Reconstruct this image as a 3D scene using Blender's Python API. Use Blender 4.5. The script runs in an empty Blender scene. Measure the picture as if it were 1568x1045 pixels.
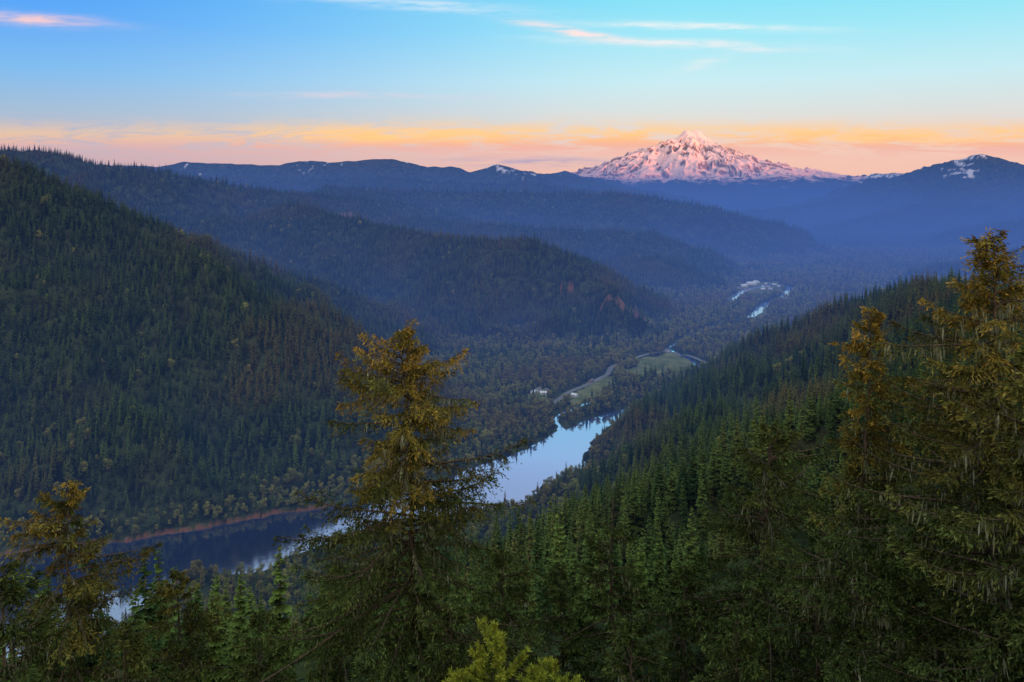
import bpy, math, numpy as np
from math import radians, sin, cos, pi
rng = np.random.default_rng(7)
CAMZ = 450.0
scene = bpy.context.scene
scene.view_settings.view_transform = 'Standard'
scene.view_settings.look = 'None'
scene.view_settings.exposure = 0

# ------------------------------------------------------------------ helpers
def lin(r, g, b):
    def f(c):
        c /= 255.0
        return c/12.92 if c <= 0.04045 else ((c+0.055)/1.055)**2.4
    return (f(r), f(g), f(b), 1.0)

def pixel_to_world(a, b, d):
    """image pixel coordinates (column, row) and a chosen depth -> world"""
    return ((a-784)/1220*d, d, CAMZ-(b-275)/1220*d)

def on_floor(a, b):
    d = CAMZ*1220/(b-275)
    return ((a-784)/1220*d, d)

def _hash(ix, iy, seed):
    n = (ix.astype(np.int64)*374761393 + iy.astype(np.int64)*668265263 + seed*1442695041) & 0xffffffff
    n = ((n ^ (n >> 13))*1274126177) & 0xffffffff
    n = n ^ (n >> 16)
    return (n & 0xffff)/32767.5-1.0

def vnoise(x, y, seed=0):
    ix = np.floor(x); iy = np.floor(y)
    fx = x-ix; fy = y-iy
    fx = fx*fx*(3-2*fx); fy = fy*fy*(3-2*fy)
    a = _hash(ix, iy, seed); b = _hash(ix+1, iy, seed)
    c = _hash(ix, iy+1, seed); d = _hash(ix+1, iy+1, seed)
    return (a*(1-fx)+b*fx)*(1-fy)+(c*(1-fx)+d*fx)*fy

def fbm(x, y, seed=0, octs=4):
    s = 0; a = 1; t = 0
    for o in range(octs):
        s = s+a*vnoise(x*2**o+13.7*o, y*2**o-7.1*o, seed+o); t += a; a *= 0.5
    return s/t

def sstep(a, b, x):
    t = np.clip((x-a)/(b-a), 0, 1)
    return t*t*(3-2*t)

# ------------------------------------------------------------------ terrain model
TREE = 19
def R(pts, s, ns, tr=TREE):
    P = []
    for p in pts:
        x, y, z = pixel_to_world(*p)
        P.append((x, y, z-tr))
    return (P, s, ns)

RIDGES = [
 R([(-700,120,1500),(-300,180,1600),(0,232,1700),(130,290,1800),(230,338,1950),(330,368,2150),(470,415,2250),(600,465,2250),(720,530,2200)], .55, 260),
 R([(60,285,1720),(130,320,1680),(200,350,1640),(290,374,1540),(350,420,1460),(430,505,1380),(500,600,1320),(560,690,1260)], .62, 200),
 R([(-300,215,3300),(0,222,3400),(70,226,3500),(140,243,3600),(250,258,3800),(350,278,4000),(480,292,4300),(600,305,4600),(700,325,4700)], .4, 450),
 R([(330,345,3500),(400,322,3450),(450,306,3400),(520,325,3200),(640,350,2950),(740,360,2750),(820,360,2650),(870,385,2600),(930,430,2550),(980,470,2500),(1040,515,2400)], .5, 330),
 R([(740,360,2750),(700,450,2450),(740,530,2150)], .55, 220),
 R([(870,385,2600),(885,470,2300),(900,535,2080)], .6, 220),
 R([(500,283,5200),(650,288,5300),(800,292,5400),(930,292,5400),(1000,298,5400),(1060,310,5300),(1110,335,5200),(1150,365,5100)], .4, 600),
 R([(560,320,4200),(700,335,4100),(850,345,4000),(1000,352,3950),(1070,375,3900),(1120,400,3850)], .4, 450),
 R([(900,395,3500),(1000,388,3400),(1060,405,3300),(1110,432,3250)], .45, 350),
 R([(-300,240,8800),(100,250,9000),(240,255,9000),(290,247,9000),(340,250,9000),(430,252,9000),(460,246,9000),(520,247,9000),(600,242,9000),(650,255,9000),(690,254,9000),(720,262,9000),(760,252,9000),(800,261,9000),(860,268,9300),(950,285,9500),(1050,300,9500)], .35, 700, 0),
 R([(300,268,7300),(450,272,7300),(600,270,7200),(700,278,7200),(820,281,7200),(900,288,7200)], .35, 650, 5),
 R([(820,272,13000),(865,263,13000),(900,272,13000),(1000,292,13000),(1050,287,13000),(1085,281,13000),(1120,287,13000),(1200,298,13000)], .3, 900, 0),
 R([(1130,322,7500),(1200,318,8000),(1260,308,8500),(1330,292,9000),(1400,272,9000),(1440,262,9000),(1480,245,9000),(1503,235,9000),(1530,243,9000),(1570,254,9000),(1700,262,9000)], .38, 700, 0),
 R([(1503,238,9000),(1450,300,7500),(1350,330,6800),(1250,350,6300)], .35, 600, 5),
 R([(1800,300,5500),(1568,335,5500),(1480,350,5500),(1400,372,5300),(1320,388,5200)], .35, 500),
 R([(1800,330,3800),(1568,378,3800),(1450,400,3700),(1380,418,3500)], .4, 400),
 R([(-800,262,24000),(0,268,24000),(500,264,24000),(800,270,24000),(1150,272,24000),(1250,266,24000),(1320,270,24000),(1370,265,24000),(1450,271,24000),(1800,262,24000),(2300,262,24000)], .15, 1500, 0),
]
HOME = ([(-1500,-900,420),(-700,-350,440),(-60,-25,447.5),(0,0,448.2),(60,40,444),(300,250,405),(520,700,336),(640,1100,296),(757,1500,247),(677,1600,204),(580,1700,106),(453,1750,5)], .56, 240)
SHADE_RIDGE = ([(-26000,-6000,960),(-9000,-6100,985),(-4000,-5900,960),(0,-6000,990),(5000,-6100,965),(9000,-5900,985),(16000,-6000,970),(28000,-6000,980)], .3, 900)  # unseen ridge behind the lookout, added to shade the valley from the low sun

WATER = [(-900,900),(-300,870),(0,850),(200,828),(400,793),(560,765),(640,748),(720,718),(790,695),(850,663),(900,643),(955,626),
         (963,635),(932,652),(905,678),(895,693),(893,716),(852,737),(822,752),(802,775),(745,781),(720,788),(640,798),(575,807),(510,831),(440,854),(400,876),(350,882),(300,872),(265,890),(255,925),(190,950),(150,985),(110,1020),(0,1050),(-300,1110),(-900,1150)]
WPOLY = np.array([on_floor(*p) for p in WATER])
UP = np.array([on_floor(*p) for p in [(955,630),(1010,604),(1062,590),(1088,572),(1055,550),(1022,534),(1060,512),(1110,495),(1150,486),(1168,468),(1200,456),(1212,441),(1180,436),(1140,445),(1118,462)]])
SIDE = np.array([on_floor(*p) for p in [(875,672),(858,655),(850,640),(872,628),(900,618),(960,610)]])

def seg_dist(x, y, P, closed=False):
    best = np.full(x.shape, 1e9)
    n = len(P)
    for i in range(n if closed else n-1):
        ax, ay = P[i]; bx, by = P[(i+1) % n]
        dx, dy = bx-ax, by-ay
        t = np.clip(((x-ax)*dx+(y-ay)*dy)/(dx*dx+dy*dy+1e-9), 0, 1)
        best = np.minimum(best, np.hypot(x-ax-t*dx, y-ay-t*dy))
    return best

def inside(x, y, P):
    c = np.zeros(x.shape, bool)
    n = len(P)
    for i in range(n):
        ax, ay = P[i]; bx, by = P[(i+1) % n]
        if ay == by: continue
        cr = ((ay > y) != (by > y)) & (x < (bx-ax)*(y-ay)/(by-ay)+ax)
        c ^= cr
    return c

def river_sd(x, y):
    out = np.full(x.shape, 500.0)
    m = (y > 300) & (y < 4200) & (x > -2500) & (x < 2200)
    xs, ys = x[m], y[m]
    wob = 5*vnoise(xs/22, ys/22, 91)+3*vnoise(xs/9, ys/9, 92)
    d = seg_dist(xs, ys, WPOLY, True)
    d = np.where(inside(xs, ys, WPOLY), -d, d)
    d = np.minimum(d, seg_dist(xs, ys, UP)-(6+8*sstep(2500, 2650, ys)))
    d = np.minimum(d, seg_dist(xs, ys, SIDE)-7)
    out[m] = d+wob
    return out

def ridge_h(x, y, rd, home=False):
    P, s, ns = rd
    z = np.full(x.shape, -1e9); dist = np.full(x.shape, 1e9)
    for i in range(len(P)-1):
        ax, ay, az = P[i]; bx, by, bz = P[i+1]
        dx, dy = bx-ax, by-ay
        t = np.clip(((x-ax)*dx+(y-ay)*dy)/(dx*dx+dy*dy), 0, 1)
        dd = np.hypot(x-ax-t*dx, y-ay-t*dy)
        zz = az+t*(bz-az)-s*dd
        m = zz > z
        z = np.where(m, zz, z); dist = np.where(m, dd, dist)
    n1 = fbm(x/ns, y/ns, int(ns), 3)
    n2 = 1-2*np.abs(fbm(x/ns*1.7+5, y/ns*1.7, int(ns)+9, 3))
    k1, k2 = (.16, .14) if ns < 300 else (.25, .24)
    z = z-s*dist*0.30*n1+np.minimum(k1*dist, ns*k2)*(n2-.5)
    z = z+np.minimum(ns*0.02, 18)*vnoise(x/(ns*.14), y/(ns*.14), 5)*sstep(0, 40, dist if home else dist+40)
    if home:
        z = z-22*(1-np.exp(-dist/28))*np.exp(-np.hypot(x, y)/400)
    return z

def smax(a, b, k):
    d = np.abs(a-b)
    return np.maximum(a, b)+np.maximum(k-d, 0)**2/(4*k)

def height(x, y, sd=None):
    x = np.asarray(x, float); y = np.asarray(y, float)
    h = 4.5+2*fbm(x/90, y/90, 3, 3)+np.maximum(0, y-6000)*0.018+np.maximum(0,-y-1500)*.05
    for i, rd in enumerate(RIDGES):
        k = 16 if rd[2] < 400 else 25
        h = smax(h, ridge_h(x, y, rd), k)
    h = smax(h, ridge_h(x, y, HOME, True), 8)
    back = y < -1500
    if np.any(back):
        h[back] = np.maximum(h[back], ridge_h(x[back], y[back], SHADE_RIDGE))
    if sd is None: sd = river_sd(x, y)
    cap = np.where(sd < 0, np.maximum(-5, sd*0.8), 1.5+np.maximum(sd, 0)*0.45+np.maximum(sd-30,0)*.6)
    cap = np.where(sd < 1.5, np.minimum(cap, sd), cap)
    h = np.where(sd < 200, np.minimum(h, cap), h)
    return h

def hit(a, b, d0=400, d1=9000):
    d = np.linspace(d0, d1, 1500)
    x = (a-784)/1220*d
    z = CAMZ-(b-275)/1220*d
    h = height(x, d)
    k = np.argmax(h > z)
    return (x[k], d[k])

# ------------------------------------------------------------------ materials
LOOK = (0, 0, CAMZ)
def N(nt, typ, **kw):
    n = nt.nodes.new(typ)
    for k, v in kw.items(): setattr(n, k, v)
    return n
def M(nt, op, a, b=None, c=None, clamp=False):
    n = nt.nodes.new('ShaderNodeMath'); n.operation = op; n.use_clamp = clamp
    for i, v in enumerate((a, b, c)):
        if v is None: continue
        if isinstance(v, (int, float)): n.inputs[i].default_value = v
        else: nt.links.new(v, n.inputs[i])
    return n.outputs[0]
def MIX(nt, f, a, b, blend='MIX'):
    n = nt.nodes.new('ShaderNodeMix'); n.data_type = 'RGBA'; n.blend_type = blend
    for s, v in ((n.inputs[0], f), (n.inputs[6], a), (n.inputs[7], b)):
        if isinstance(v, (int, float)): s.default_value = v
        elif isinstance(v, tuple): s.default_value = v if len(v) == 4 else (*v, 1)
        else: nt.links.new(v, s)
    return n.outputs[2]
def NOISE(nt, vec, scale, detail=4, rough=.55, dist=0):
    n = nt.nodes.new('ShaderNodeTexNoise')
    n.inputs['Scale'].default_value = scale; n.inputs['Detail'].default_value = detail
    n.inputs['Roughness'].default_value = rough; n.inputs['Distortion'].default_value = dist
    if vec is not None: nt.links.new(vec, n.inputs['Vector'])
    return n.outputs['Fac']
def STEP(nt, v, a, b):
    n = nt.nodes.new('ShaderNodeMapRange'); n.interpolation_type = 'SMOOTHSTEP'
    nt.links.new(v, n.inputs[0]); n.inputs[1].default_value = a; n.inputs[2].default_value = b
    return n.outputs[0]

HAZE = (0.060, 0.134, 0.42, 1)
def new_mat(name):
    m = bpy.data.materials.new(name); m.use_nodes = True
    m.node_tree.nodes.clear()
    m.cycles.emission_sampling = 'NONE'
    return m
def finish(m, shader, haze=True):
    """aerial haze painted in as surface emission: grows with distance, thins with altitude"""
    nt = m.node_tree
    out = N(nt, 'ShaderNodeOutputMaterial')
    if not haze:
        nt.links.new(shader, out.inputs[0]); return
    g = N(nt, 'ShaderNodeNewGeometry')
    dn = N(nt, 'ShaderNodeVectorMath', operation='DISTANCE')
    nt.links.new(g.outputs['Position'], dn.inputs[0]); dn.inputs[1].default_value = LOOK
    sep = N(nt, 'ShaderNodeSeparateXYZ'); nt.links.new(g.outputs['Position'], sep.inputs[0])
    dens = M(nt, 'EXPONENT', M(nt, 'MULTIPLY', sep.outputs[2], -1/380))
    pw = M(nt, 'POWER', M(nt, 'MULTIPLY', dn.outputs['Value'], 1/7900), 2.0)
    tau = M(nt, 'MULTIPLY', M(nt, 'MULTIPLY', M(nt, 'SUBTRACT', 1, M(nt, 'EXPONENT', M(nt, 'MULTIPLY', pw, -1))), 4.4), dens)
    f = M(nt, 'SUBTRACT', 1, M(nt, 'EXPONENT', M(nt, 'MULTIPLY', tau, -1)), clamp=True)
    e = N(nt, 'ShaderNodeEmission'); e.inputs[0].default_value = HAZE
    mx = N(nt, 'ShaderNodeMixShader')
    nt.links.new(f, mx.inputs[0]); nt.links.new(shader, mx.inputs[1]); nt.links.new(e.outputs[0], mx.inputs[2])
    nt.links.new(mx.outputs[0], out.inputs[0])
def diffuse(nt, col, normal=None):
    d = N(nt, 'ShaderNodeBsdfDiffuse')
    if isinstance(col, tuple): d.inputs[0].default_value = col if len(col) == 4 else (*col, 1)
    else: nt.links.new(col, d.inputs[0])
    if normal is not None: nt.links.new(normal, d.inputs['Normal'])
    return d.outputs[0]

def mat_ground():
    m = new_mat('forest_ground'); nt = m.node_tree
    g = N(nt, 'ShaderNodeNewGeometry'); P = g.outputs['Position']
    a = NOISE(nt, P, 1/38., 4, .75); b = NOISE(nt, P, 1/600., 3, .6)
    col = MIX(nt, STEP(nt, a, .38, .62), (.010, .016, .008), (.050, .066, .026))
    col = MIX(nt, M(nt, 'MULTIPLY', STEP(nt, b, .45, .7), .4), col, (.045, .040, .024))
    at = N(nt, 'ShaderNodeVertexColor', layer_name='cover')
    s = N(nt, 'ShaderNodeSeparateColor'); nt.links.new(at.outputs[0], s.inputs[0])
    fcol = MIX(nt, STEP(nt, a, .35, .65), (.085, .11, .035), (.19, .19, .08))
    col = MIX(nt, s.outputs[1], col, fcol)
    dcol = MIX(nt, a, (.09, .045, .03), (.20, .10, .065))
    col = MIX(nt, s.outputs[2], col, dcol)
    col = MIX(nt, s.outputs[0], col, (.76, .68, .74))
    bp = N(nt, 'ShaderNodeBump'); bp.inputs['Strength'].default_value = 1; bp.inputs['Distance'].default_value = 22
    nt.links.new(a, bp.inputs['Height'])
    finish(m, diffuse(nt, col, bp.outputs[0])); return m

def mat_mountain():
    m = new_mat('snow_and_rock'); nt = m.node_tree
    g = N(nt, 'ShaderNodeNewGeometry'); P = g.outputs['Position']
    at = N(nt, 'ShaderNodeVertexColor', layer_name='cover')
    s = N(nt, 'ShaderNodeSeparateColor'); nt.links.new(at.outputs[0], s.inputs[0])
    nz = NOISE(nt, P, 1/110., 4, .6)
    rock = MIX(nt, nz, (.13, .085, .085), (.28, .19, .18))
    col = MIX(nt, s.outputs[0], rock, (.84, .53, .50))  # pink alpenglow added into the snow's own base colour
    col = MIX(nt, s.outputs[1], col, (.03, .04, .04))
    bp = N(nt, 'ShaderNodeBump'); bp.inputs['Strength'].default_value = 1; bp.inputs['Distance'].default_value = 20
    nt.links.new(nz, bp.inputs['Height'])
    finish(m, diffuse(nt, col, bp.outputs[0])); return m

def mat_forest(name, c1, c2, c3, amt=.75):
    m = new_mat(name); nt = m.node_tree
    oi = N(nt, 'ShaderNodeObjectInfo'); g = N(nt, 'ShaderNodeNewGeometry')
    col = MIX(nt, oi.outputs['Random'], c1, c2)
    pn = NOISE(nt, g.outputs['Position'], 1/230., 1)
    col = MIX(nt, M(nt, 'MULTIPLY', STEP(nt, pn, .48, .66), amt), col, c3)
    at = N(nt, 'ShaderNodeVertexColor', layer_name='col')
    col = MIX(nt, 1.0, col, at.outputs[0], 'MULTIPLY')
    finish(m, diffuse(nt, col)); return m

def mat_attr(name):
    m = new_mat(name); nt = m.node_tree
    at = N(nt, 'ShaderNodeVertexColor', layer_name='col')
    finish(m, diffuse(nt, at.outputs[0]), False); return m

def mat_bark():
    m = new_mat('bark'); nt = m.node_tree
    tc = N(nt, 'ShaderNodeTexCoord'); mp = N(nt, 'ShaderNodeMapping'); mp.inputs['Scale'].default_value = (9, 9, 1.5)
    nt.links.new(tc.outputs['Object'], mp.inputs[0])
    n = NOISE(nt, mp.outputs[0], 2, 4, .7)
    col = MIX(nt, STEP(nt, n, .35, .65), (.035, .025, .018), (.16, .12, .085))
    bp = N(nt, 'ShaderNodeBump'); bp.inputs['Distance'].default_value = .04; nt.links.new(n, bp.inputs['Height'])
    finish(m, diffuse(nt, col, bp.outputs[0]), False); return m

def mat_water():
    m = new_mat('river_water'); nt = m.node_tree
    g = N(nt, 'ShaderNodeNewGeometry'); P = g.outputs['Position']
    mp = N(nt, 'ShaderNodeMapping'); mp.inputs['Scale'].default_value = (1, .5, 1); nt.links.new(P, mp.inputs[0])
    bp = N(nt, 'ShaderNodeBump'); bp.inputs['Strength'].default_value = .3; bp.inputs['Distance'].default_value = .14
    nt.links.new(NOISE(nt, mp.outputs[0], .2, 4, .65), bp.inputs['Height'])
    gl = N(nt, 'ShaderNodeBsdfGlossy'); gl.inputs['Roughness'].default_value = .07; gl.inputs[0].default_value = (.88, .88, .94, 1)
    nt.links.new(bp.outputs[0], gl.inputs['Normal'])
    df = diffuse(nt, (.010, .018, .03))
    fr = N(nt, 'ShaderNodeFresnel'); fr.inputs[0].default_value = 1.33
    mx = N(nt, 'ShaderNodeMixShader'); nt.links.new(M(nt, 'MULTIPLY', fr.outputs[0], 7.0, clamp=True), mx.inputs[0])
    nt.links.new(df, mx.inputs[1]); nt.links.new(gl.outputs[0], mx.inputs[2])
    finish(m, mx.outputs[0]); return m

def mat_plain(name, c1, c2, sc, haze=True):
    m = new_mat(name); nt = m.node_tree
    g = N(nt, 'ShaderNodeNewGeometry')
    finish(m, diffuse(nt, MIX(nt, NOISE(nt, g.outputs['Position'], sc, 2), c1, c2)), haze); return m

# ------------------------------------------------------------------ mesh builder (quads)
def mk(name, V, Q, mats, mi=None, cols=None, cname='col', smooth=False, coll=None):
    V = np.asarray(V, np.float32); Q = np.asarray(Q, np.int32)
    me = bpy.data.meshes.new(name)
    me.vertices.add(len(V)); me.vertices.foreach_set('co', V.ravel())
    k = Q.shape[1]
    me.loops.add(Q.size); me.loops.foreach_set('vertex_index', Q.ravel())
    me.polygons.add(len(Q)); me.polygons.foreach_set('loop_start', np.arange(len(Q), dtype=np.int32)*k)
    me.polygons.foreach_set('loop_total', np.full(len(Q), k, np.int32))
    for m in mats: me.materials.append(m)
    if mi is not None: me.polygons.foreach_set('material_index', np.asarray(mi, np.int32))
    me.polygons.foreach_set('use_smooth', np.full(len(Q), smooth, bool))
    if cols is not None:
        ca = me.color_attributes.new(cname, 'FLOAT_COLOR', 'POINT')
        c4 = np.ones((len(V), 4), np.float32); c4[:, :3] = cols
        ca.data.foreach_set('color', c4.ravel())
    me.update(calc_edges=True)
    o = bpy.data.objects.new(name, me)
    (coll or scene.collection).objects.link(o)
    return o

# ------------------------------------------------------------------ ground sheet
rows = list(np.linspace(-9500, -200, 60))+list(np.arange(-190, 0, 8))
y = 0.0
while y < 27000:
    rows.append(y); y += max(2., .0058*y)
rows = np.array(rows); cols_u = np.linspace(-1, 1, 780)
W = np.where(rows > 0, 260+.80*rows, 260+3.8*np.abs(rows))
X = cols_u[None, :]*W[:, None]; Y = np.repeat(rows[:, None], len(cols_u), 1)
SD = river_sd(X, Y); Z = height(X, Y, SD)
nr, nc = X.shape
idx = np.arange(nr*nc).reshape(nr, nc)
Q = np.stack([idx[:-1, :-1], idx[:-1, 1:], idx[1:, 1:], idx[1:, :-1]], -1).reshape(-1, 4)

FIELD = [np.array([on_floor(*p) for p in pl]) for pl in (
    [(956,570),(985,549),(1030,546),(1070,561),(1078,576),(1040,586),(1000,584),(964,580)],
    [(868,618),(888,599),(925,580),(942,583),(930,599),(908,613),(885,624)],
    [(1120,455),(1140,435),(1195,433),(1200,449),(1160,456)],
    [(1108,470),(1118,454),(1130,454),(1122,470)],
    [(1150,494),(1160,474),(1176,470),(1174,482),(1162,495)],
    [(1015,546),(1020,537),(1036,540),(1050,552),(1035,550)],
    [(806,616),(820,600),(844,602),(840,618)],
)]
DIRT = [np.array([hit(*p) for p in pl]) for pl in (
    [(925,462),(950,470),(980,484),(1010,497)], [(830,548),(860,553),(880,552)], [(862,432),(875,440)], [(520,328),(540,330)])]
DW = [12, 10, 9, 14]
ROAD = np.array([on_floor(*p) for p in [(845,622),(868,606),(900,592),(930,577),(936,566),(960,556),(990,546),(1015,541),(1050,546),(1085,560)]])
def fieldmask(x, y):
    m = np.zeros(x.shape, bool)
    s = (y > 1400) & (y < 3900) & (x > -200) & (x < 1700)
    xs, ys = x[s], y[s]
    xs = xs+12*vnoise(xs/25, ys/25, 18); ys = ys+20*vnoise(xs/25, ys/25, 19)
    r = np.zeros(xs.shape, bool)
    for p in FIELD:
        r |= inside(xs, ys, p)
    m[s] = r
    return m
def dirtmask(x, y, extra=0):
    m = np.zeros(x.shape, bool)
    for p, w in zip(DIRT, DW): m |= seg_dist(x, y, p) < (w+extra+8*vnoise(x/12, y/12, 8))
    return m
cover = np.zeros((nr*nc, 3), np.float32)
fx, fy, fz = X.ravel(), Y.ravel(), Z.ravel()
sn = fbm(fx/70, fy/150, 44, 4)
band = (fy > 8000) & (fy < 10500)
a_x = fx/np.maximum(fy, 1)*1220+784
loc = np.exp(-((a_x-775)/45)**2)*.85+np.exp(-((a_x-500)/60)**2)*.25+np.exp(-((a_x-1475)/28)**2)*.95+np.exp(-((a_x-620)/12)**2)*.5
cover[:, 0] = np.where(band & (fz > 470), sstep(.0, .10, sn+.60*loc-.60+(fz-600)/1500), 0)+np.where((fy > 20000) & (fz > 500), sstep(-.1, .2, sn), 0)
cover[:, 1] = fieldmask(fx, fy)
nearv = (fy > 900) & (fy < 4500)
dm = np.zeros(len(fx), bool); dm[nearv] = dirtmask(fx[nearv], fy[nearv])
sdr = SD.ravel()
cover[:, 2] = dm | ((sdr < 3) & (sdr > -6) & (fx < -250) & (fy < 1100))
mk('ground', np.stack([fx, fy, fz], -1), Q, [mat_ground()], cols=cover, cname='cover', smooth=True)

# river
RV = np.array([(-3200, 500, 0), (2400, 500, 0), (2400, 4000, 0), (-3200, 4000, 0)], float)
mk('river_water', RV, [[0, 1, 2, 3]], [mat_water()])

# ------------------------------------------------------------------ snow mountain
mx0, my0 = (1062-784)/1220*20000, 20000
n = 620
gx = np.linspace(-6600, 6000, n); gy = np.linspace(-5200, 2600, 500)
GX, GY = np.meshgrid(gx, gy)
r = np.hypot(GX, GY)
rl = np.interp(r, [0,330,1016,1836,2655,3300,4500,7000], [1770,1560,1220,1010,720,490,350,150])
rr = np.interp(r, [0,330,787,1443,2262,3400,4500,7000], [1770,1490,1180,925,720,490,360,150])
wgt = sstep(-.6, .6, GX/np.maximum(r, 1))
base = rl*(1-wgt)+rr*wgt
ca, sa = GX/np.maximum(r, 1), GY/np.maximum(r, 1)
gul = 0
for k, (fr_, am) in enumerate(((3.2, 1.0), (7, .9), (15, .65), (28, .3))):
    w = fbm(GX/900, GY/900, 60+k, 3)*.25
    gul = gul+am*(1-2*np.abs(vnoise((ca*1.0+w)*fr_+7, (sa+w)*fr_+3, 70+k)))
amp = 120*sstep(60, 1200, r)*np.clip(1.25-r/5500, .2, 1)
mz = base+amp*(gul-.9)+22*fbm(GX/160, GY/160, 80, 4)*sstep(30, 500, r)
mz = mz+45*np.exp(-((GX-170)/80)**2-(GY/260)**2)+70*np.exp(-((GX+230)/90)**2-(GY/260)**2)-85*np.exp(-((GX+30)/80)**2-(GY/400)**2)
mz = mz+60*np.exp(-((GX+1250)/170)**2-(GY/500)**2)-20
dzx = np.gradient(mz, gx, axis=1); dzy = np.gradient(mz, gy, axis=0)
slope = np.hypot(dzx, dzy)
nn = fbm(GX/130, GY/130, 88, 4)
snow = sstep(-.2, .2, 1.0-slope*.58+nn*.36-gul*.10+np.where(mz > 900, (np.minimum(mz, 1200)-900)/2500, (mz-900)/1300)+.10)
forest = sstep(0, 1, (400-mz+170*nn+60*gul)/110)
mc = np.zeros((mz.size, 3), np.float32); mc[:, 0] = snow.ravel(); mc[:, 1] = forest.ravel()
idm = np.arange(mz.size).reshape(mz.shape)
Qm = np.stack([idm[:-1, :-1], idm[:-1, 1:], idm[1:, 1:], idm[1:, :-1]], -1).reshape(-1, 4)
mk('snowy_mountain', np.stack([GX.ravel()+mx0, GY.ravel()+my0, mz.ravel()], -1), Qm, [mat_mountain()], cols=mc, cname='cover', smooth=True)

# ------------------------------------------------------------------ distant tree kinds
def tube(path, rad, sides=6):
    path = np.asarray(path, float); rad = np.asarray(rad, float); k = len(path)
    t = np.gradient(path, axis=0); t /= np.linalg.norm(t, axis=1, keepdims=True)+1e-9
    up = np.where(np.abs(t[:, 2:3]) > .8, np.array([[1., 0, 0]]), np.array([[0, 0, 1.]]))
    a = np.cross(t, up); a /= np.linalg.norm(a, axis=1, keepdims=True)+1e-9
    b = np.cross(t, a)
    th = np.arange(sides)*2*pi/sides
    V = path[:, None]+rad[:, None, None]*(np.cos(th)[None, :, None]*a[:, None]+np.sin(th)[None, :, None]*b[:, None])
    i = np.arange(k-1)[:, None]*sides; j = np.arange(sides)[None]; j2 = (j+1) % sides
    Qd = np.stack([i+j, i+j2, i+sides+j2, i+sides+j], -1).reshape(-1, 4)
    return V.reshape(-1, 3), Qd

def kites(p, d, w, L, Wd):
    """diamond leaf/needle-spray quads"""
    a = p; b = p+d*L[:, None]*.45+w*Wd[:, None]; c = p+d*L[:, None]; e = p+d*L[:, None]*.45-w*Wd[:, None]
    V = np.stack([a, b, c, e], 1).reshape(-1, 3)
    return V, np.arange(len(V)).reshape(-1, 4)

def unit(v): return v/(np.linalg.norm(v, axis=-1, keepdims=True)+1e-9)

def conifer_kind(seed, H, Rm, coll, mat, tm):
    g = np.random.default_rng(seed)
    tiers = 20; nb = 7
    t = np.repeat(np.linspace(.02, .93, tiers), nb)+g.uniform(-.018, .018, tiers*nb)
    az = g.uniform(0, 2*pi, tiers*nb)
    L = Rm*(np.clip(t,0,1)**.72)*g.uniform(.6, 1.15, len(t))+.25
    L *= np.where(t > .75, 1.1-(t-.75), 1)
    z = H*(1-t)
    d = np.stack([np.cos(az), np.sin(az), -.25-.45*t], -1); d = unit(d)
    side = np.stack([-np.sin(az), np.cos(az), 0*az], -1)
    tl = side+np.stack([0*az, 0*az, g.uniform(-.4, .2, len(t))], -1); tl = unit(tl)
    p = np.stack([0*az, 0*az, z], -1)
    Vs, Qs, C = [], [], []
    off = 0
    for k in range(3):
        dk = unit(d+side*(0, .55, -.55)[k]) if k else d
        pk = p+d*(L*(0 if k == 0 else .3))[:, None]
        V, Qk = kites(pk, dk, tl, L*(1 if k == 0 else .6), .22+L*.27)
        Vs.append(V); Qs.append(Qk+off); off += len(V)
        c = np.tile(np.array([[.18], [.75], [1.9], [.75]]), (len(t), 1))*np.repeat(g.uniform(.7, 1.2, len(t))*(1.65-1.2*t), 4)[:, None]  # painted light: tips and tops brightened as if lit, branch roots darkened
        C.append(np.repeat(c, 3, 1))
    nl = off//4
    V, Qk = tube([(0, 0, -3), (0, 0, H*.5), (0, 0, H*1.01)], [H*.013, H*.008, .03], 4)
    Vs.append(V); Qs.append(Qk+off); C.append(np.full((len(V), 3), .7))
    return mk('conifer_tree', np.concatenate(Vs), np.concatenate(Qs), [mat, tm], mi=[0]*nl+[1]*len(Qk), cols=np.concatenate(C), coll=coll)

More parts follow.
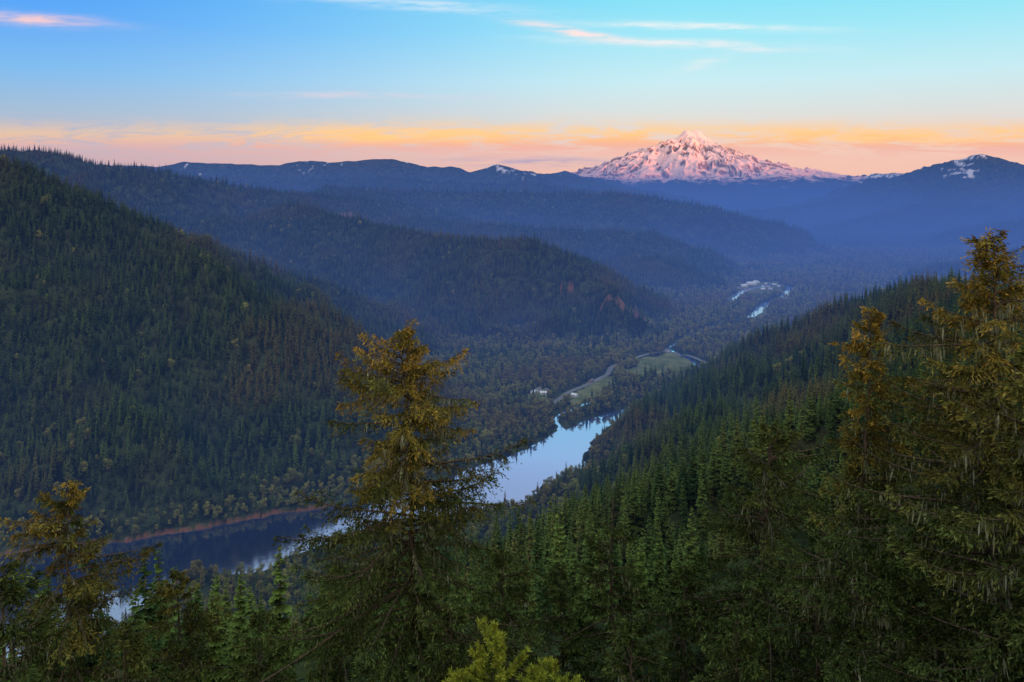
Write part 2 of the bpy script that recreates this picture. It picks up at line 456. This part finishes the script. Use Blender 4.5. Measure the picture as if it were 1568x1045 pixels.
def broadleaf_kind(seed, H, coll, mat, tm, leaves=1000):
    g = np.random.default_rng(seed)
    cl = []
    for k in range(13):
        a = g.uniform(0, 2*pi); rr_ = H*.25*math.sqrt(g.uniform(0, 1)); zz = H*g.uniform(.35, .88)
        rr_ *= 1.25-abs(zz/H-.5)*1.5
        cl.append((rr_*cos(a), rr_*sin(a), zz, H*g.uniform(.10, .17), g.uniform(.65, 1.25)))
    Vs, Qs, C, mi = [], [], [], []; off = 0
    for (cx, cy, cz, cr, br) in cl:
        k = leaves//13
        v = unit(g.normal(size=(k, 3)))*cr*g.uniform(.55, 1.1, (k, 1))
        p = v+np.array([cx, cy, cz]); d = unit(v+g.normal(size=(k, 3))*cr*.9); w = unit(np.cross(d, g.normal(size=(k, 3))))
        V, Qk = kites(p, d, w, g.uniform(.5, 1.1, k)*H/16, g.uniform(.28, .52, k)*H/16)
        Vs.append(V); Qs.append(Qk+off); off += len(V); mi += [0]*len(Qk)
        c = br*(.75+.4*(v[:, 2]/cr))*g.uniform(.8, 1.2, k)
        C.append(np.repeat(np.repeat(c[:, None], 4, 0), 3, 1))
        V, Qk = tube([(0, 0, H*.2), (cx*.5, cy*.5, cz*.6), (cx, cy, cz)], [H*.012, H*.008, H*.003], 4)
        Vs.append(V); Qs.append(Qk+off); off += len(V); mi += [1]*len(Qk); C.append(np.full((len(V), 3), .8))
    V, Qk = tube([(0, 0, -2), (0, 0, H*.25), (.3, .2, H*.6)], [H*.02, H*.016, H*.006], 6)
    Vs.append(V); Qs.append(Qk+off); mi += [1]*len(Qk); C.append(np.full((len(V), 3), .8))
    return mk('broadleaf_tree', np.concatenate(Vs), np.concatenate(Qs), [mat, tm], mi=mi, cols=np.concatenate(C), coll=coll)

m_con = mat_forest('conifer_needles', (.014, .030, .011), (.064, .094, .022), (.100, .080, .025), .75)
m_brd = mat_forest('broadleaf_leaves', (.15, .18, .045), (.30, .28, .07), (.21, .165, .055), .6)
m_trk = mat_plain('distant_trunk', (.06, .045, .03), (.12, .1, .08), .5)
c_con = bpy.data.collections.new('conifer_kinds'); scene.collection.children.link(c_con)
c_brd = bpy.data.collections.new('broadleaf_kinds'); scene.collection.children.link(c_brd)
kinds = []
for s, (H, Rm) in enumerate(((25, 4.7), (28, 4.5), (21, 4.8), (24, 3.9), (30, 5.2))):
    kinds.append(conifer_kind(s+1, H, Rm, c_con, m_con, m_trk))
for s, H in enumerate((14, 17, 12)):
    kinds.append(broadleaf_kind(s+20, H, c_brd, m_brd, m_trk))
for i, o in enumerate(kinds):
    xx, yy = -350+i*14, 1230+i*9
    o.location = (xx, yy, float(height(np.array([xx]), np.array([yy]))[0]))

PX, PY = [], []
for (y0, y1, sp) in ((60, 1100, 9.6), (1100, 2000, 10.6), (2000, 3300, 12.5), (3300, 5200, 17.), (5200, 7200, 26.)):
    ys = np.arange(y0, y1, sp)
    xm = .72*y1+80
    xs = np.arange(-xm, xm, sp)
    gx_, gy_ = np.meshgrid(xs, ys)
    gx_ = gx_+rng.uniform(-.5, .5, gx_.shape)*sp; gy_ = gy_+rng.uniform(-.5, .5, gx_.shape)*sp
    m = np.abs(gx_) < .69*gy_+50
    PX.append(gx_[m]); PY.append(gy_[m])
PX = np.concatenate(PX); PY = np.concatenate(PY)
def zgrid(x, y):
    ri = np.clip(np.searchsorted(rows, y), 0, nr-1)
    ci = np.clip(((x/W[ri])+1)*.5*(nc-1), 0, nc-1).astype(int)
    return Z[ri, ci]
zt_ = zgrid(PX, PY)+36
blk = np.zeros(len(PX), bool)
for f in np.linspace(.06, .97, 34):
    blk |= zgrid(PX*f, PY*f) > CAMZ+(zt_-CAMZ)*f+16
PX, PY = PX[~blk], PY[~blk]
psd = river_sd(PX, PY); PZ = height(PX, PY, psd)
keep = (psd > 4) & ~fieldmask(PX, PY) & (seg_dist(PX, PY, ROAD) > 13)
kd = np.ones(len(PX), bool); nv = (PY > 900) & (PY < 4500); kd[nv] = ~dirtmask(PX[nv], PY[nv], 3)
keep &= kd & (PZ > 1.0)
scale = rng.uniform(.55, 1.2, len(PX))*(1+.2*fbm(PX/120, PY/120, 31, 2))*1.08
scale *= np.where(PY > 3300, 1.12, 1)*np.where(PY > 5200, 1.3, 1)
scale *= np.where((psd < 60) & (PY < 1500), .70, 1)
tops = 275+1220*(CAMZ-(PZ+26*scale))/PY
keep &= ~((PY < 200) & (tops < 860)) & ~((PY < 350) & (tops < 790))
flat = PZ < 18
pb = np.where(flat & (PY < 5200), .76+.5*fbm(PX/70, PY/70, 55, 2), .01+.09*sstep(.25, .5, fbm(PX/150, PY/150, 57, 2)))
pb = np.where((psd < 45) & flat, .85, pb)
isb = rng.uniform(0, 1, len(PX)) < pb

def scatter(name, coll, sel, nk, sc):
    pts = np.stack([PX[sel], PY[sel], PZ[sel]-.3], -1)
    me = bpy.data.meshes.new(name); me.vertices.add(len(pts)); me.vertices.foreach_set('co', pts.astype(np.float32).ravel())
    for an, ty, val in (('sc', 'FLOAT', sc[sel].astype(np.float32)), ('rz', 'FLOAT', rng.uniform(0, 6.28, len(pts)).astype(np.float32)), ('kd', 'INT', rng.integers(0, nk, len(pts)).astype(np.int32))):
        a = me.attributes.new(an, ty, 'POINT'); a.data.foreach_set('value', val)
    o = bpy.data.objects.new(name, me); scene.collection.objects.link(o)
    ng = bpy.data.node_groups.new(name+'_scatter', 'GeometryNodeTree')
    ng.interface.new_socket('Geometry', in_out='INPUT', socket_type='NodeSocketGeometry')
    ng.interface.new_socket('Geometry', in_out='OUTPUT', socket_type='NodeSocketGeometry')
    gi = ng.nodes.new('NodeGroupInput'); go = ng.nodes.new('NodeGroupOutput')
    ip = ng.nodes.new('GeometryNodeInstanceOnPoints'); ci = ng.nodes.new('GeometryNodeCollectionInfo')
    ci.inputs['Collection'].default_value = coll; ci.inputs['Separate Children'].default_value = True; ci.inputs['Reset Children'].default_value = True
    def at(n, t):
        a = ng.nodes.new('GeometryNodeInputNamedAttribute'); a.data_type = t; a.inputs[0].default_value = n
        return [s for s in a.outputs if s.enabled and s.name == 'Attribute'][0]
    cx = ng.nodes.new('ShaderNodeCombineXYZ'); ng.links.new(at('rz', 'FLOAT'), cx.inputs[2])
    ng.links.new(gi.outputs[0], ip.inputs['Points']); ng.links.new(ci.outputs[0], ip.inputs['Instance'])
    ip.inputs['Pick Instance'].default_value = True
    ng.links.new(at('kd', 'INT'), ip.inputs['Instance Index'])
    ng.links.new(cx.outputs[0], ip.inputs['Rotation']); ng.links.new(at('sc', 'FLOAT'), ip.inputs['Scale'])
    ng.links.new(ip.outputs[0], go.inputs[0])
    md = o.modifiers.new('scatter', 'NODES'); md.node_group = ng
    return o
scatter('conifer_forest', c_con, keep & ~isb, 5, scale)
scatter('broadleaf_woods', c_brd, keep & isb, 3, scale*1.0)

# ------------------------------------------------------------------ road
def strip(name, P, w, mat, lift):
    d = np.concatenate([[0], np.cumsum(np.hypot(*np.diff(P, axis=0).T))])
    s = np.arange(0, d[-1], 8.); px = np.interp(s, d, P[:, 0]); py = np.interp(s, d, P[:, 1])
    t = unit(np.stack([np.gradient(px), np.gradient(py)], -1)); nrm = np.stack([-t[:, 1], t[:, 0]], -1)
    V = []
    zc = np.max([height(px+nrm[:, 0]*o, py+nrm[:, 1]*o) for o in (-w, 0, w)], axis=0)+lift
    for o in (-w, w): V.append(np.stack([px+nrm[:, 0]*o, py+nrm[:, 1]*o, zc], -1))
    k = len(s); V = np.concatenate(V); i = np.arange(k-1)
    return mk(name, V, np.stack([i, i+1, i+1+k, i+k], -1), [mat])
strip('highway_road', ROAD, 6.0, mat_plain('asphalt', (.12, .12, .125), (.18, .18, .19), .3), .5)
strip('road_marking', ROAD, .2, mat_plain('road_paint', (.6, .6, .58), (.75, .75, .7), .3), .52)

# ------------------------------------------------------------------ buildings
m_wall = [mat_plain('painted_siding', (.5, .5, .5), (.65, .65, .63), .4), mat_plain('wood_siding', (.2, .13, .09), (.3, .2, .14), .4)]
m_roof = [mat_plain('metal_roof', (.5, .55, .6), (.68, .7, .74), .3), mat_plain('shingle_roof', (.12, .11, .11), (.2, .18, .17), .4)]
m_win = mat_plain('window_glass', (.03, .04, .05), (.06, .07, .09), .5)
def building(name, x, y, w, l, h, rot, wi, ri):
    z = float(height(np.array([x]), np.array([y]))[0])
    e = bpy.data.objects.new(name, None); scene.collection.objects.link(e); e.location = (x, y, z); e.rotation_euler[2] = rot
    a, b = w/2, l/2; rh = w*.28
    V = [(-a,-b,-1),(a,-b,-1),(a,b,-1),(-a,b,-1),(-a,-b,h),(a,-b,h),(a,b,h),(-a,b,h),(0,-b,h+rh),(0,b,h+rh)]
    me = bpy.data.meshes.new('walls'); me.from_pydata(V, [], [(0,1,5,8,4),(2,3,7,9,6),(1,2,6,5),(3,0,4,7)]); me.materials.append(m_wall[wi])
    o = bpy.data.objects.new('walls', me); scene.collection.objects.link(o); o.parent = e
    k = .8; dz = -k*rh/a
    V = [(-a-k,-b-k,h+dz+.05),(0,-b-k,h+rh+.05),(a+k,-b-k,h+dz+.05),(-a-k,b+k,h+dz+.05),(0,b+k,h+rh+.05),(a+k,b+k,h+dz+.05)]
    V += [(p[0], p[1], p[2]+.3) for p in V]
    me = bpy.data.meshes.new('roof'); me.from_pydata(V, [], [(0,3,4,1),(1,4,5,2),(6,7,10,9),(7,8,11,10),(0,1,7,6),(1,2,8,7),(3,9,10,4),(4,10,11,5),(0,6,9,3),(2,5,11,8)]); me.materials.append(m_roof[ri])
    o = bpy.data.objects.new('roof', me); scene.collection.objects.link(o); o.parent = e
    V, F = [], []
    def pane(c, ux, uy, s, t):
        i = len(V)
        for p, q in ((-s,-t),(s,-t),(s,t),(-s,t)): V.append((c[0]+ux*p, c[1]+uy*p, c[2]+q))
        F.append((i, i+1, i+2, i+3))
    for sx in (-1, 1):
        for yy in np.arange(-b+2, b-1.5, 3.2): pane((sx*(a+.03), yy, h*.55), 0, 1, .8, .7)
    pane((0, -b-.03, 1.1), 1, 0, .6, 1.1); pane((-a*.5, -b-.03, h*.55), 1, 0, .7, .6); pane((a*.5, -b-.03, h*.55), 1, 0, .7, .6)
    me = bpy.data.meshes.new('windows_and_door'); me.from_pydata(V, [], F); me.materials.append(m_win)
    o = bpy.data.objects.new('windows_and_door', me); scene.collection.objects.link(o); o.parent = e
g2 = np.random.default_rng(5)
for a, b, w, l, h, wi, ri in ((1138,441,15,32,6,0,0),(1150,438,20,42,7,0,0),(1163,440,17,34,6,0,0),(1175,441,12,20,5,0,1),(1158,435,13,28,6,0,0),(1186,438,10,16,5,1,0),(1130,443,9,15,4,0,1),(1193,441,9,14,4,0,0),(1146,446,9,13,4,0,1),(1172,436,9,14,4,1,0),(1168,445,10,16,4,0,0),(1180,445,9,13,4,0,0)):
    x, y = on_floor(a, b); building('warehouse' if w > 12 else 'wooden_house', x, y, w, l, h, g2.uniform(.4, 2.2), wi, ri)
for a, b, wi, ri in ((816,606,0,0),(824,602,0,1),(832,607,0,0),(838,604,1,1),(880,610,0,0),(1022,541,0,1),(905,588,1,1)):
    x, y = on_floor(a, b); building('wooden_house', x, y, 8, g2.uniform(11, 15), 4.2, g2.uniform(0, 3), wi, ri)

# ------------------------------------------------------------------ foreground firs
M_BARK = mat_bark(); M_NEED = mat_attr('fir_needles')
def fir(name, a, b, d, Rm, seed, dens=1., sun_gold=.4, lean=0., bare=0., up=0., sharp=3.2, green=(.078, .114, .032), kq=8, gap=.5, ks=1.):
    g = np.random.default_rng(seed)
    x0, y0, zt = pixel_to_world(a, b, d)
    zg = float(height(np.array([x0]), np.array([y0]))[0])-.4
    H = max(zt-zg, 4.)
    def cen(t):
        t = np.asarray(t, float)
        return np.stack([lean*t+.10*np.sin(t*.5+seed), .08*np.cos(t*.4+seed*2), -t], -1)
    Vs, Qs, C, MI = [], [], [], []; off = 0
    def add(V, Qk, c, mi):
        nonlocal off
        Vs.append(V); Qs.append(Qk+off); C.append(c); MI.append(np.full(len(Qk), mi)); off += len(V)
    tt = np.linspace(0, H, 30)
    V, Qk = tube(cen(tt)[::-1], (.02+.0105*tt)[::-1], 10); add(V, Qk, np.full((len(V), 3), .1), 0)
    vis_t = min(H*.92, (1110-b)/1220*d)
    dark = np.array([.013, .022, .009]); gr = np.array(green); sun_gd = np.array([.33, .195, .034]); lich = np.array([.31, .32, .20])
    ts = []
    t = .10
    while t < H*.93:
        ts.append(t); dn = dens*(1 if t < vis_t else .25)
        t += g.uniform(.03, .12)/dn
    for t in ts:
        az = g.uniform(0, 2*pi)
        env = Rm*(1-math.exp(-t/sharp))
        lump = .78+.65*float(vnoise(np.array([az*1.1+seed]), np.array([t*.5]), seed))
        if g.uniform() < gap*.6: lump *= .62
        L = max(.28, env*lump*g.uniform(.7, 1.16)+.16)
        isbare = t < bare or (g.uniform() < .05 and t > 3)
        e0 = math.tan(radians(np.interp(t, [0, 1.5, 5, 14], [46, 25, 6, -10])+up+g.uniform(-12, 12)))
        droop = g.uniform(.12, .45); s = np.linspace(0, 1, 9)
        c0 = cen(t); hd = np.array([cos(az), sin(az), 0]); pv = np.array([-sin(az), cos(az), 0])
        bend = g.uniform(-.2, .2)
        path = c0+hd*(L*s)[:, None]+pv*(bend*L*s*s)[:, None]+np.array([0, 0, 1])*(L*(e0*s-droop*s*s+.22*s**4))[:, None]
        V, Qk = tube(path, (.012+.011*L)*(1-.85*s), 4); add(V, Qk, np.full((len(V), 3), .1), 0)
        if isbare:
            continue
        m = int(L/.09/ks)+6
        ss = np.clip(g.uniform(.08, 1.0, m)**.8, 0, 1)
        p = np.stack([np.interp(ss, s, path[:, i]) for i in range(3)], -1)
        tg = unit(np.stack([np.interp(ss, s, np.gradient(path[:, i])) for i in range(3)], -1))
        sd = np.where(g.uniform(size=m) < .5, -1, 1)
        bl = (.20+.36*L*np.minimum(ss*2.2, 1)*(1-ss)**.6)*g.uniform(.5, 1.15, m); bl = np.minimum(bl, 1.2)
        bd = unit(tg*.8+pv[None]*sd[:, None]*.9+g.normal(size=(m, 3))*.18+np.array([0, 0, -1])*g.uniform(-.1, .7, (m, 1)))
        q = (np.arange(kq)+g.uniform(0, 1, (m, kq)))/kq
        P = p[:, None]+bd[:, None]*(bl[:, None]*q)[..., None]+np.array([0, 0, -1])*(bl[:, None]*q*q*.4)[..., None]+g.normal(size=(m, kq, 3))*.035
        D = unit(bd[:, None]*.8+g.normal(size=(m, kq, 3))*.42+np.array([0, 0, -.30]))
        Wd = unit(np.cross(D, g.normal(size=(m, kq, 3))))
        n_ = m*kq
        V, Qk = kites(P.reshape(-1, 3), D.reshape(-1, 3), Wd.reshape(-1, 3), g.uniform(.12, .26, n_)*ks, g.uniform(.019, .036, n_)*ks)
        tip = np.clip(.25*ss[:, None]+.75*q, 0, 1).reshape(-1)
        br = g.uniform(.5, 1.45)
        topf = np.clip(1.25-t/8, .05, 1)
        gm = np.clip(sun_gold*topf*(g.uniform(.2, 1.4))*(.3+.9*tip)+g.uniform(-.06, .05, n_), 0, 1)  # golden tips: cone tint plus low warm sunlight painted towards the tree top
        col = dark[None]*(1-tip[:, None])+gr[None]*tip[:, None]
        col = (col*(1-gm[:, None])+sun_gd[None]*gm[:, None])*br*g.uniform(.65, 1.35, (n_, 1))
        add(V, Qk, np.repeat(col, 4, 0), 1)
        if t > 2.2 and L > 1 and g.uniform() < .8:
            k = int(g.integers(6, 26)); si = g.uniform(.15, .9, k)*.6+g.uniform(0, .35)
            pl = np.stack([np.interp(si, s, path[:, i]) for i in range(3)], -1)+g.normal(size=(k, 3))*.05
            dl = unit(np.array([0, 0, -1.])+g.normal(size=(k, 3))*.14); wl = unit(np.cross(dl, g.normal(size=(k, 3))))
            V, Qk = kites(pl, dl, wl, g.uniform(.2, .8, k), g.uniform(.02, .05, k))
            add(V, Qk, np.repeat(lich[None]*g.uniform(.3, 1.1, (k, 1)), 4, 0), 1)
    o = mk(name, np.concatenate(Vs), np.concatenate(Qs), [M_BARK, M_NEED], mi=np.concatenate(MI), cols=np.concatenate(C))
    o.location = (x0, y0, zt)

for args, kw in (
 ((617, 512, 38, 6.3, 11), dict(dens=1.2, sun_gold=.8, lean=.045, sharp=3.3, ks=.95)),
 ((1525, 365, 28, 5.2, 12), dict(dens=1.25, sun_gold=.6, lean=-.02, sharp=4.2, ks=.85)),
 ((1332, 478, 32, 3.3, 13), dict(dens=1.0, sun_gold=.7, lean=-.04, sharp=5.2, gap=.8, ks=.9)),
 ((1175, 655, 45, 6.2, 14), dict(dens=.85, sun_gold=.10, ks=1.2)),
 ((938, 760, 50, 3.6, 15), dict(dens=.6, sun_gold=.05, bare=2.0, ks=1.3)),
 ((106, 750, 45, 4.2, 16), dict(dens=.9, sun_gold=.6, sharp=2.2, ks=1.15)),
 ((10, 872, 26, 3.6, 17), dict(dens=.8, sun_gold=.05)),
 ((272, 880, 52, 4.2, 18), dict(dens=.65, sun_gold=.3, ks=1.3)),
 ((395, 945, 50, 3.6, 19), dict(dens=.6, sun_gold=.1, ks=1.3)),
 ((1470, 600, 34, 4.8, 20), dict(dens=.9, sun_gold=.25, ks=1.05)),
 ((1255, 790, 38, 4.6, 21), dict(dens=.75, sun_gold=.05, ks=1.15)),
 ((1050, 870, 46, 4.8, 22), dict(dens=.7, sun_gold=.05, ks=1.3)),
 ((860, 870, 52, 4.4, 23), dict(dens=.65, sun_gold=.05, ks=1.3)),
 ((770, 850, 50, 4.2, 24), dict(dens=.7, sun_gold=.12, ks=1.3)),
 ((520, 880, 48, 4.4, 25), dict(dens=.7, sun_gold=.1, ks=1.3)),
 ((1585, 540, 24, 4.0, 26), dict(dens=.95, sun_gold=.3)),
 ((190, 965, 40, 4.0, 27), dict(dens=.7, sun_gold=.15, ks=1.2)),
 ((1380, 840, 28, 3.8, 28), dict(dens=.75, sun_gold=.05, ks=.95)),
 ((970, 950, 34, 3.6, 29), dict(dens=.75, sun_gold=.05, sharp=2.8, ks=1.1)),
 ((1130, 950, 30, 3.0, 30), dict(dens=.75, sun_gold=.05, sharp=2.8, ks=1.05)),
 ((690, 930, 34, 3.2, 31), dict(dens=.75, sun_gold=.05, sharp=2.8, ks=1.05)),
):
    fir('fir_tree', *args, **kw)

def young_pine(a, b, d, seed):
    g = np.random.default_rng(seed); x0, y0, zt = pixel_to_world(a, b, d)
    zg = float(height(np.array([x0]), np.array([y0]))[0])-.2; H = zt-zg
    Vs, Qs, C, MI = [], [], [], []; off = 0
    def add(V, Qk, c, mi):
        nonlocal off
        Vs.append(V); Qs.append(Qk+off); C.append(c); MI.append(np.full(len(Qk), mi)); off += len(V)
    tt = np.linspace(0, H, 12)
    V, Qk = tube(np.stack([0*tt, 0*tt, -tt], -1)[::-1], (.008+.012*tt)[::-1], 8); add(V, Qk, np.full((len(V), 3), .1), 0)
    def shoot(path, dense):
        L = np.linalg.norm(np.diff(path, axis=0), axis=1).sum()
        s = np.linspace(0, 1, len(path)); k = int(L*dense)
        V, Qk = tube(path, .006*(1.3-s), 4); add(V, Qk, np.full((len(V), 3), .1), 0)
        ss = g.uniform(.0, 1, k)**.8
        p = np.stack([np.interp(ss, s, path[:, i]) for i in range(3)], -1)
        tg = unit(np.stack([np.interp(ss, s, np.gradient(path[:, i])) for i in range(3)], -1))
        D = unit(tg*.9+unit(g.normal(size=(k, 3)))*.85); Wd = unit(np.cross(D, g.normal(size=(k, 3))))
        V, Qk = kites(p, D, Wd, g.uniform(.035, .07, k), g.uniform(.003, .005, k))
        c = np.array([.07, .115, .018])[None]*(1-ss[:, None])+np.array([.30, .33, .04])[None]*ss[:, None]
        add(V, Qk, np.repeat(c*g.uniform(.6, 1.2, (k, 1)), 4, 0), 1)
    shoot(np.array([(0, 0, -.35), (.005, 0, -.15), (0, 0, .02)]), 1300)
    for t in np.arange(.08, 2.0, .055):
        for _ in range(2):
            az = g.uniform(0, 2*pi); L = (.10+.46*t**.75)*g.uniform(.6, 1.1); L = min(L, 1.1)
            s = np.linspace(0, 1, 6); hd = np.array([cos(az), sin(az), 0])
            path = np.array([0, 0, -t-.04])+hd*(L*s)[:, None]+np.array([0, 0, 1])*(L*(.25*s+.45*s*s))[:, None]
            shoot(path, 600)
            for k in range(int(L/.12)):
                sb = g.uniform(.3, .95); pb_ = np.array([np.interp(sb, s, path[:, i]) for i in range(3)])
                dv = unit(hd+g.normal(size=3)*.6+np.array([0, 0, .7])); l2 = g.uniform(.07, .16)
                shoot(np.stack([pb_, pb_+dv*l2*.5, pb_+dv*l2+np.array([0, 0, .02])]), 700)
    o = mk('young_pine_tree', np.concatenate(Vs), np.concatenate(Qs), [M_BARK, M_NEED], mi=np.concatenate(MI), cols=np.concatenate(C))
    o.location = (x0, y0, zt)
young_pine(757, 960, 7.5, 41)
young_pine(850, 1018, 7.8, 42)

# ------------------------------------------------------------------ sky
world = bpy.data.worlds.new('World'); scene.world = world; world.use_nodes = True
nt = world.node_tree; nt.nodes.clear()
SUN_EL, SUN_AZ = 1.0, 146.0      # azimuth clockwise from +Y : behind and to the right of the viewer
sky = N(nt, 'ShaderNodeTexSky', sky_type='NISHITA'); sky.sun_disc = False
sky.sun_elevation = radians(SUN_EL); sky.sun_rotation = radians(SUN_AZ); sky.altitude = 900
bg1 = N(nt, 'ShaderNodeBackground'); nt.links.new(sky.outputs[0], bg1.inputs[0]); bg1.inputs[1].default_value = .05
tc = N(nt, 'ShaderNodeTexCoord'); sp = N(nt, 'ShaderNodeSeparateXYZ'); nt.links.new(tc.outputs['Generated'], sp.inputs[0])
sx, sy, sz = sp.outputs
hy = M(nt, 'SQRT', M(nt, 'ADD', M(nt, 'MULTIPLY', sx, sx), M(nt, 'ADD', M(nt, 'MULTIPLY', sy, sy), 1e-5)))
el = M(nt, 'DIVIDE', sz, hy); az = M(nt, 'DIVIDE', sx, hy)
tpos = M(nt, 'MULTIPLY', el, 1.0, clamp=True)
def ramp(stops):
    r = N(nt, 'ShaderNodeValToRGB'); cr = r.color_ramp
    while len(cr.elements) < len(stops): cr.elements.new(.5)
    for e, (p, c) in zip(cr.elements, stops): e.position = p; e.color = c
    nt.links.new(tpos, r.inputs[0]); return r.outputs[0]
ZEN_FILL = (.70, .88, 1.0, 1)  # overhead sky out of view, made brighter than dusk to fill the land
left = ramp([(0, lin(194,164,178)), (.035, lin(182,172,194)), (.075, lin(142,178,215)), (.12, lin(98,174,237)), (.18, lin(50,152,244)), (.235, lin(36,140,242)), (.38, lin(110,160,225)), (.6, ZEN_FILL)])
right = ramp([(0, lin(242,192,176)), (.035, lin(236,198,188)), (.075, lin(216,218,220)), (.12, lin(194,232,242)), (.18, lin(152,228,246)), (.235, lin(118,221,246)), (.38, lin(165,190,232)), (.6, ZEN_FILL)])
base_col = MIX(nt, STEP(nt, az, -.62, .25), left, right)
col = base_col
ysafe = M(nt, 'MAXIMUM', sy, .05)
u = M(nt, 'DIVIDE', sx, ysafe); v = M(nt, 'DIVIDE', sz, ysafe)
def cvec(su, sv, o=0.):
    c = N(nt, 'ShaderNodeCombineXYZ'); nt.links.new(M(nt, 'MULTIPLY', u, su), c.inputs[0]); nt.links.new(M(nt, 'MULTIPLY', v, sv), c.inputs[1]); c.inputs[2].default_value = o
    return c.outputs[0]
front = STEP(nt, sy, .4, .55)
def gauss(val, c, w):
    q = M(nt, 'DIVIDE', M(nt, 'SUBTRACT', val, c), w)
    return M(nt, 'EXPONENT', M(nt, 'MULTIPLY', M(nt, 'MULTIPLY', q, q), -1))
n1 = NOISE(nt, cvec(10, 70), 1, 6, .70, .7)
n2 = NOISE(nt, cvec(2.2, 6, 3.), 1, 1, .5)
nst = STEP(nt, NOISE(nt, cvec(14, 130, 5.), 1, 3, .65), .25, .7)
warp0 = M(nt, 'MULTIPLY', M(nt, 'SUBTRACT', NOISE(nt, cvec(8, 20, 9.), 1, 2), .5), .012)
vc = M(nt, 'ADD', v, M(nt, 'MULTIPLY', M(nt, 'SUBTRACT', n2, .5), .02))
bandm = M(nt, 'MULTIPLY', gauss(vc, .051, .018), STEP(nt, n1, .37, .56))
bandm = M(nt, 'MULTIPLY', bandm, M(nt, 'MULTIPLY', front, M(nt, 'ADD', .55, M(nt, 'MULTIPLY', STEP(nt, u, -.42, -.2), .45))))
ccol = MIX(nt, STEP(nt, v, .034, .062), lin(236,162,160), lin(255,200,130))
col = MIX(nt, bandm, col, ccol)
low = M(nt, 'MULTIPLY', M(nt, 'MULTIPLY', gauss(v, .022, .006), nst), M(nt, 'MULTIPLY', M(nt, 'MULTIPLY', front, gauss(u, .03, .10)), .9))
col = MIX(nt, low, col, lin(145,152,200))
def wisp(cu, cv, slope, lu, lv, st, c):
    global col
    du = M(nt, 'SUBTRACT', u, cu)
    dv = M(nt, 'ADD', M(nt, 'SUBTRACT', M(nt, 'SUBTRACT', v, cv), M(nt, 'MULTIPLY', du, slope)), warp0)
    g_ = M(nt, 'MULTIPLY', gauss(du, 0, lu), gauss(dv, 0, lv))
    col = MIX(nt, M(nt, 'MULTIPLY', M(nt, 'MULTIPLY', g_, nst), M(nt, 'MULTIPLY', front, st), clamp=True), col, c)
wisp(-.61, .201, -.06, .085, .0065, 1.25, lin(235,195,205))
wisp(.085, .184, -.17, .065, .005, 1.5, lin(253,226,224))
wisp(.22, .170, -.035, .14, .005, 1.2, lin(232,236,240))
wisp(.24, .192, -.03, .13, .0045, 1.2, lin(232,240,242))
wisp(-.12, .220, -.06, .13, .007, 1.0, lin(205,228,245))
wisp(-.20, .105, -.01, .12, .0035, .8, lin(222,205,222))
wisp(.24, .145, .3, .03, .007, .6, lin(238,236,238))
wisp(-.14, .056, .0, .12, .009, 1.3, lin(255,202,140))
wisp(.48, .054, .0, .16, .010, 1.1, lin(255,202,145))
# afterglow in the west (behind the viewer), boosted as unseen fill for the land
gl = M(nt, 'MULTIPLY', STEP(nt, M(nt, 'MULTIPLY', sy, -1), -.1, .9), M(nt, 'EXPONENT', M(nt, 'MULTIPLY', M(nt, 'MAXIMUM', el, 0), -1.6)))
glc = MIX(nt, gl, (0, 0, 0, 1), (3.2, 2.15, 1.0, 1))
bcol = MIX(nt, 1.0, base_col, glc, 'ADD')
bcol = MIX(nt, STEP(nt, sz, -.03, .0), (.03, .045, .08, 1), bcol)
bg2 = N(nt, 'ShaderNodeBackground'); nt.links.new(bcol, bg2.inputs[0]); bg2.inputs[1].default_value = .97
bg3 = N(nt, 'ShaderNodeBackground'); nt.links.new(col, bg3.inputs[0]); bg3.inputs[1].default_value = .97
# cloud streets live only in the low eastern sky
east = M(nt, 'MULTIPLY', M(nt, 'GREATER_THAN', sy, .4), M(nt, 'MULTIPLY', M(nt, 'LESS_THAN', el, .33), M(nt, 'GREATER_THAN', sz, 0)))
ms = N(nt, 'ShaderNodeMixShader'); nt.links.new(east, ms.inputs[0]); nt.links.new(bg2.outputs[0], ms.inputs[1]); nt.links.new(bg3.outputs[0], ms.inputs[2])
ad = N(nt, 'ShaderNodeAddShader'); nt.links.new(bg1.outputs[0], ad.inputs[0]); nt.links.new(ms.outputs[0], ad.inputs[1])
wo = N(nt, 'ShaderNodeOutputWorld'); nt.links.new(ad.outputs[0], wo.inputs[0])
world.cycles.sampling_method = 'MANUAL'; world.cycles.sample_map_resolution = 256

# sun
sl = bpy.data.lights.new('sun', 'SUN'); sl.energy = 5; sl.angle = radians(.5); sl.color = (1, .36, .13)
so = bpy.data.objects.new('sun', sl); scene.collection.objects.link(so)
from mathutils import Vector
sdir = Vector((sin(radians(SUN_AZ))*cos(radians(SUN_EL)), cos(radians(SUN_AZ))*cos(radians(SUN_EL)), sin(radians(SUN_EL))))
so.rotation_euler = sdir.to_track_quat('Z', 'Y').to_euler()
so.location = (0, 0, 900)

# camera
cd = bpy.data.cameras.new('camera'); cd.sensor_width = 36; cd.lens = 36*1220/1568
cd.shift_y = -(522.5-275)/1568; cd.clip_start = .1; cd.clip_end = 60000
co = bpy.data.objects.new('camera', cd); scene.collection.objects.link(co)
co.location = (0, 0, CAMZ); co.rotation_euler = (radians(90), 0, 0)
scene.camera = co
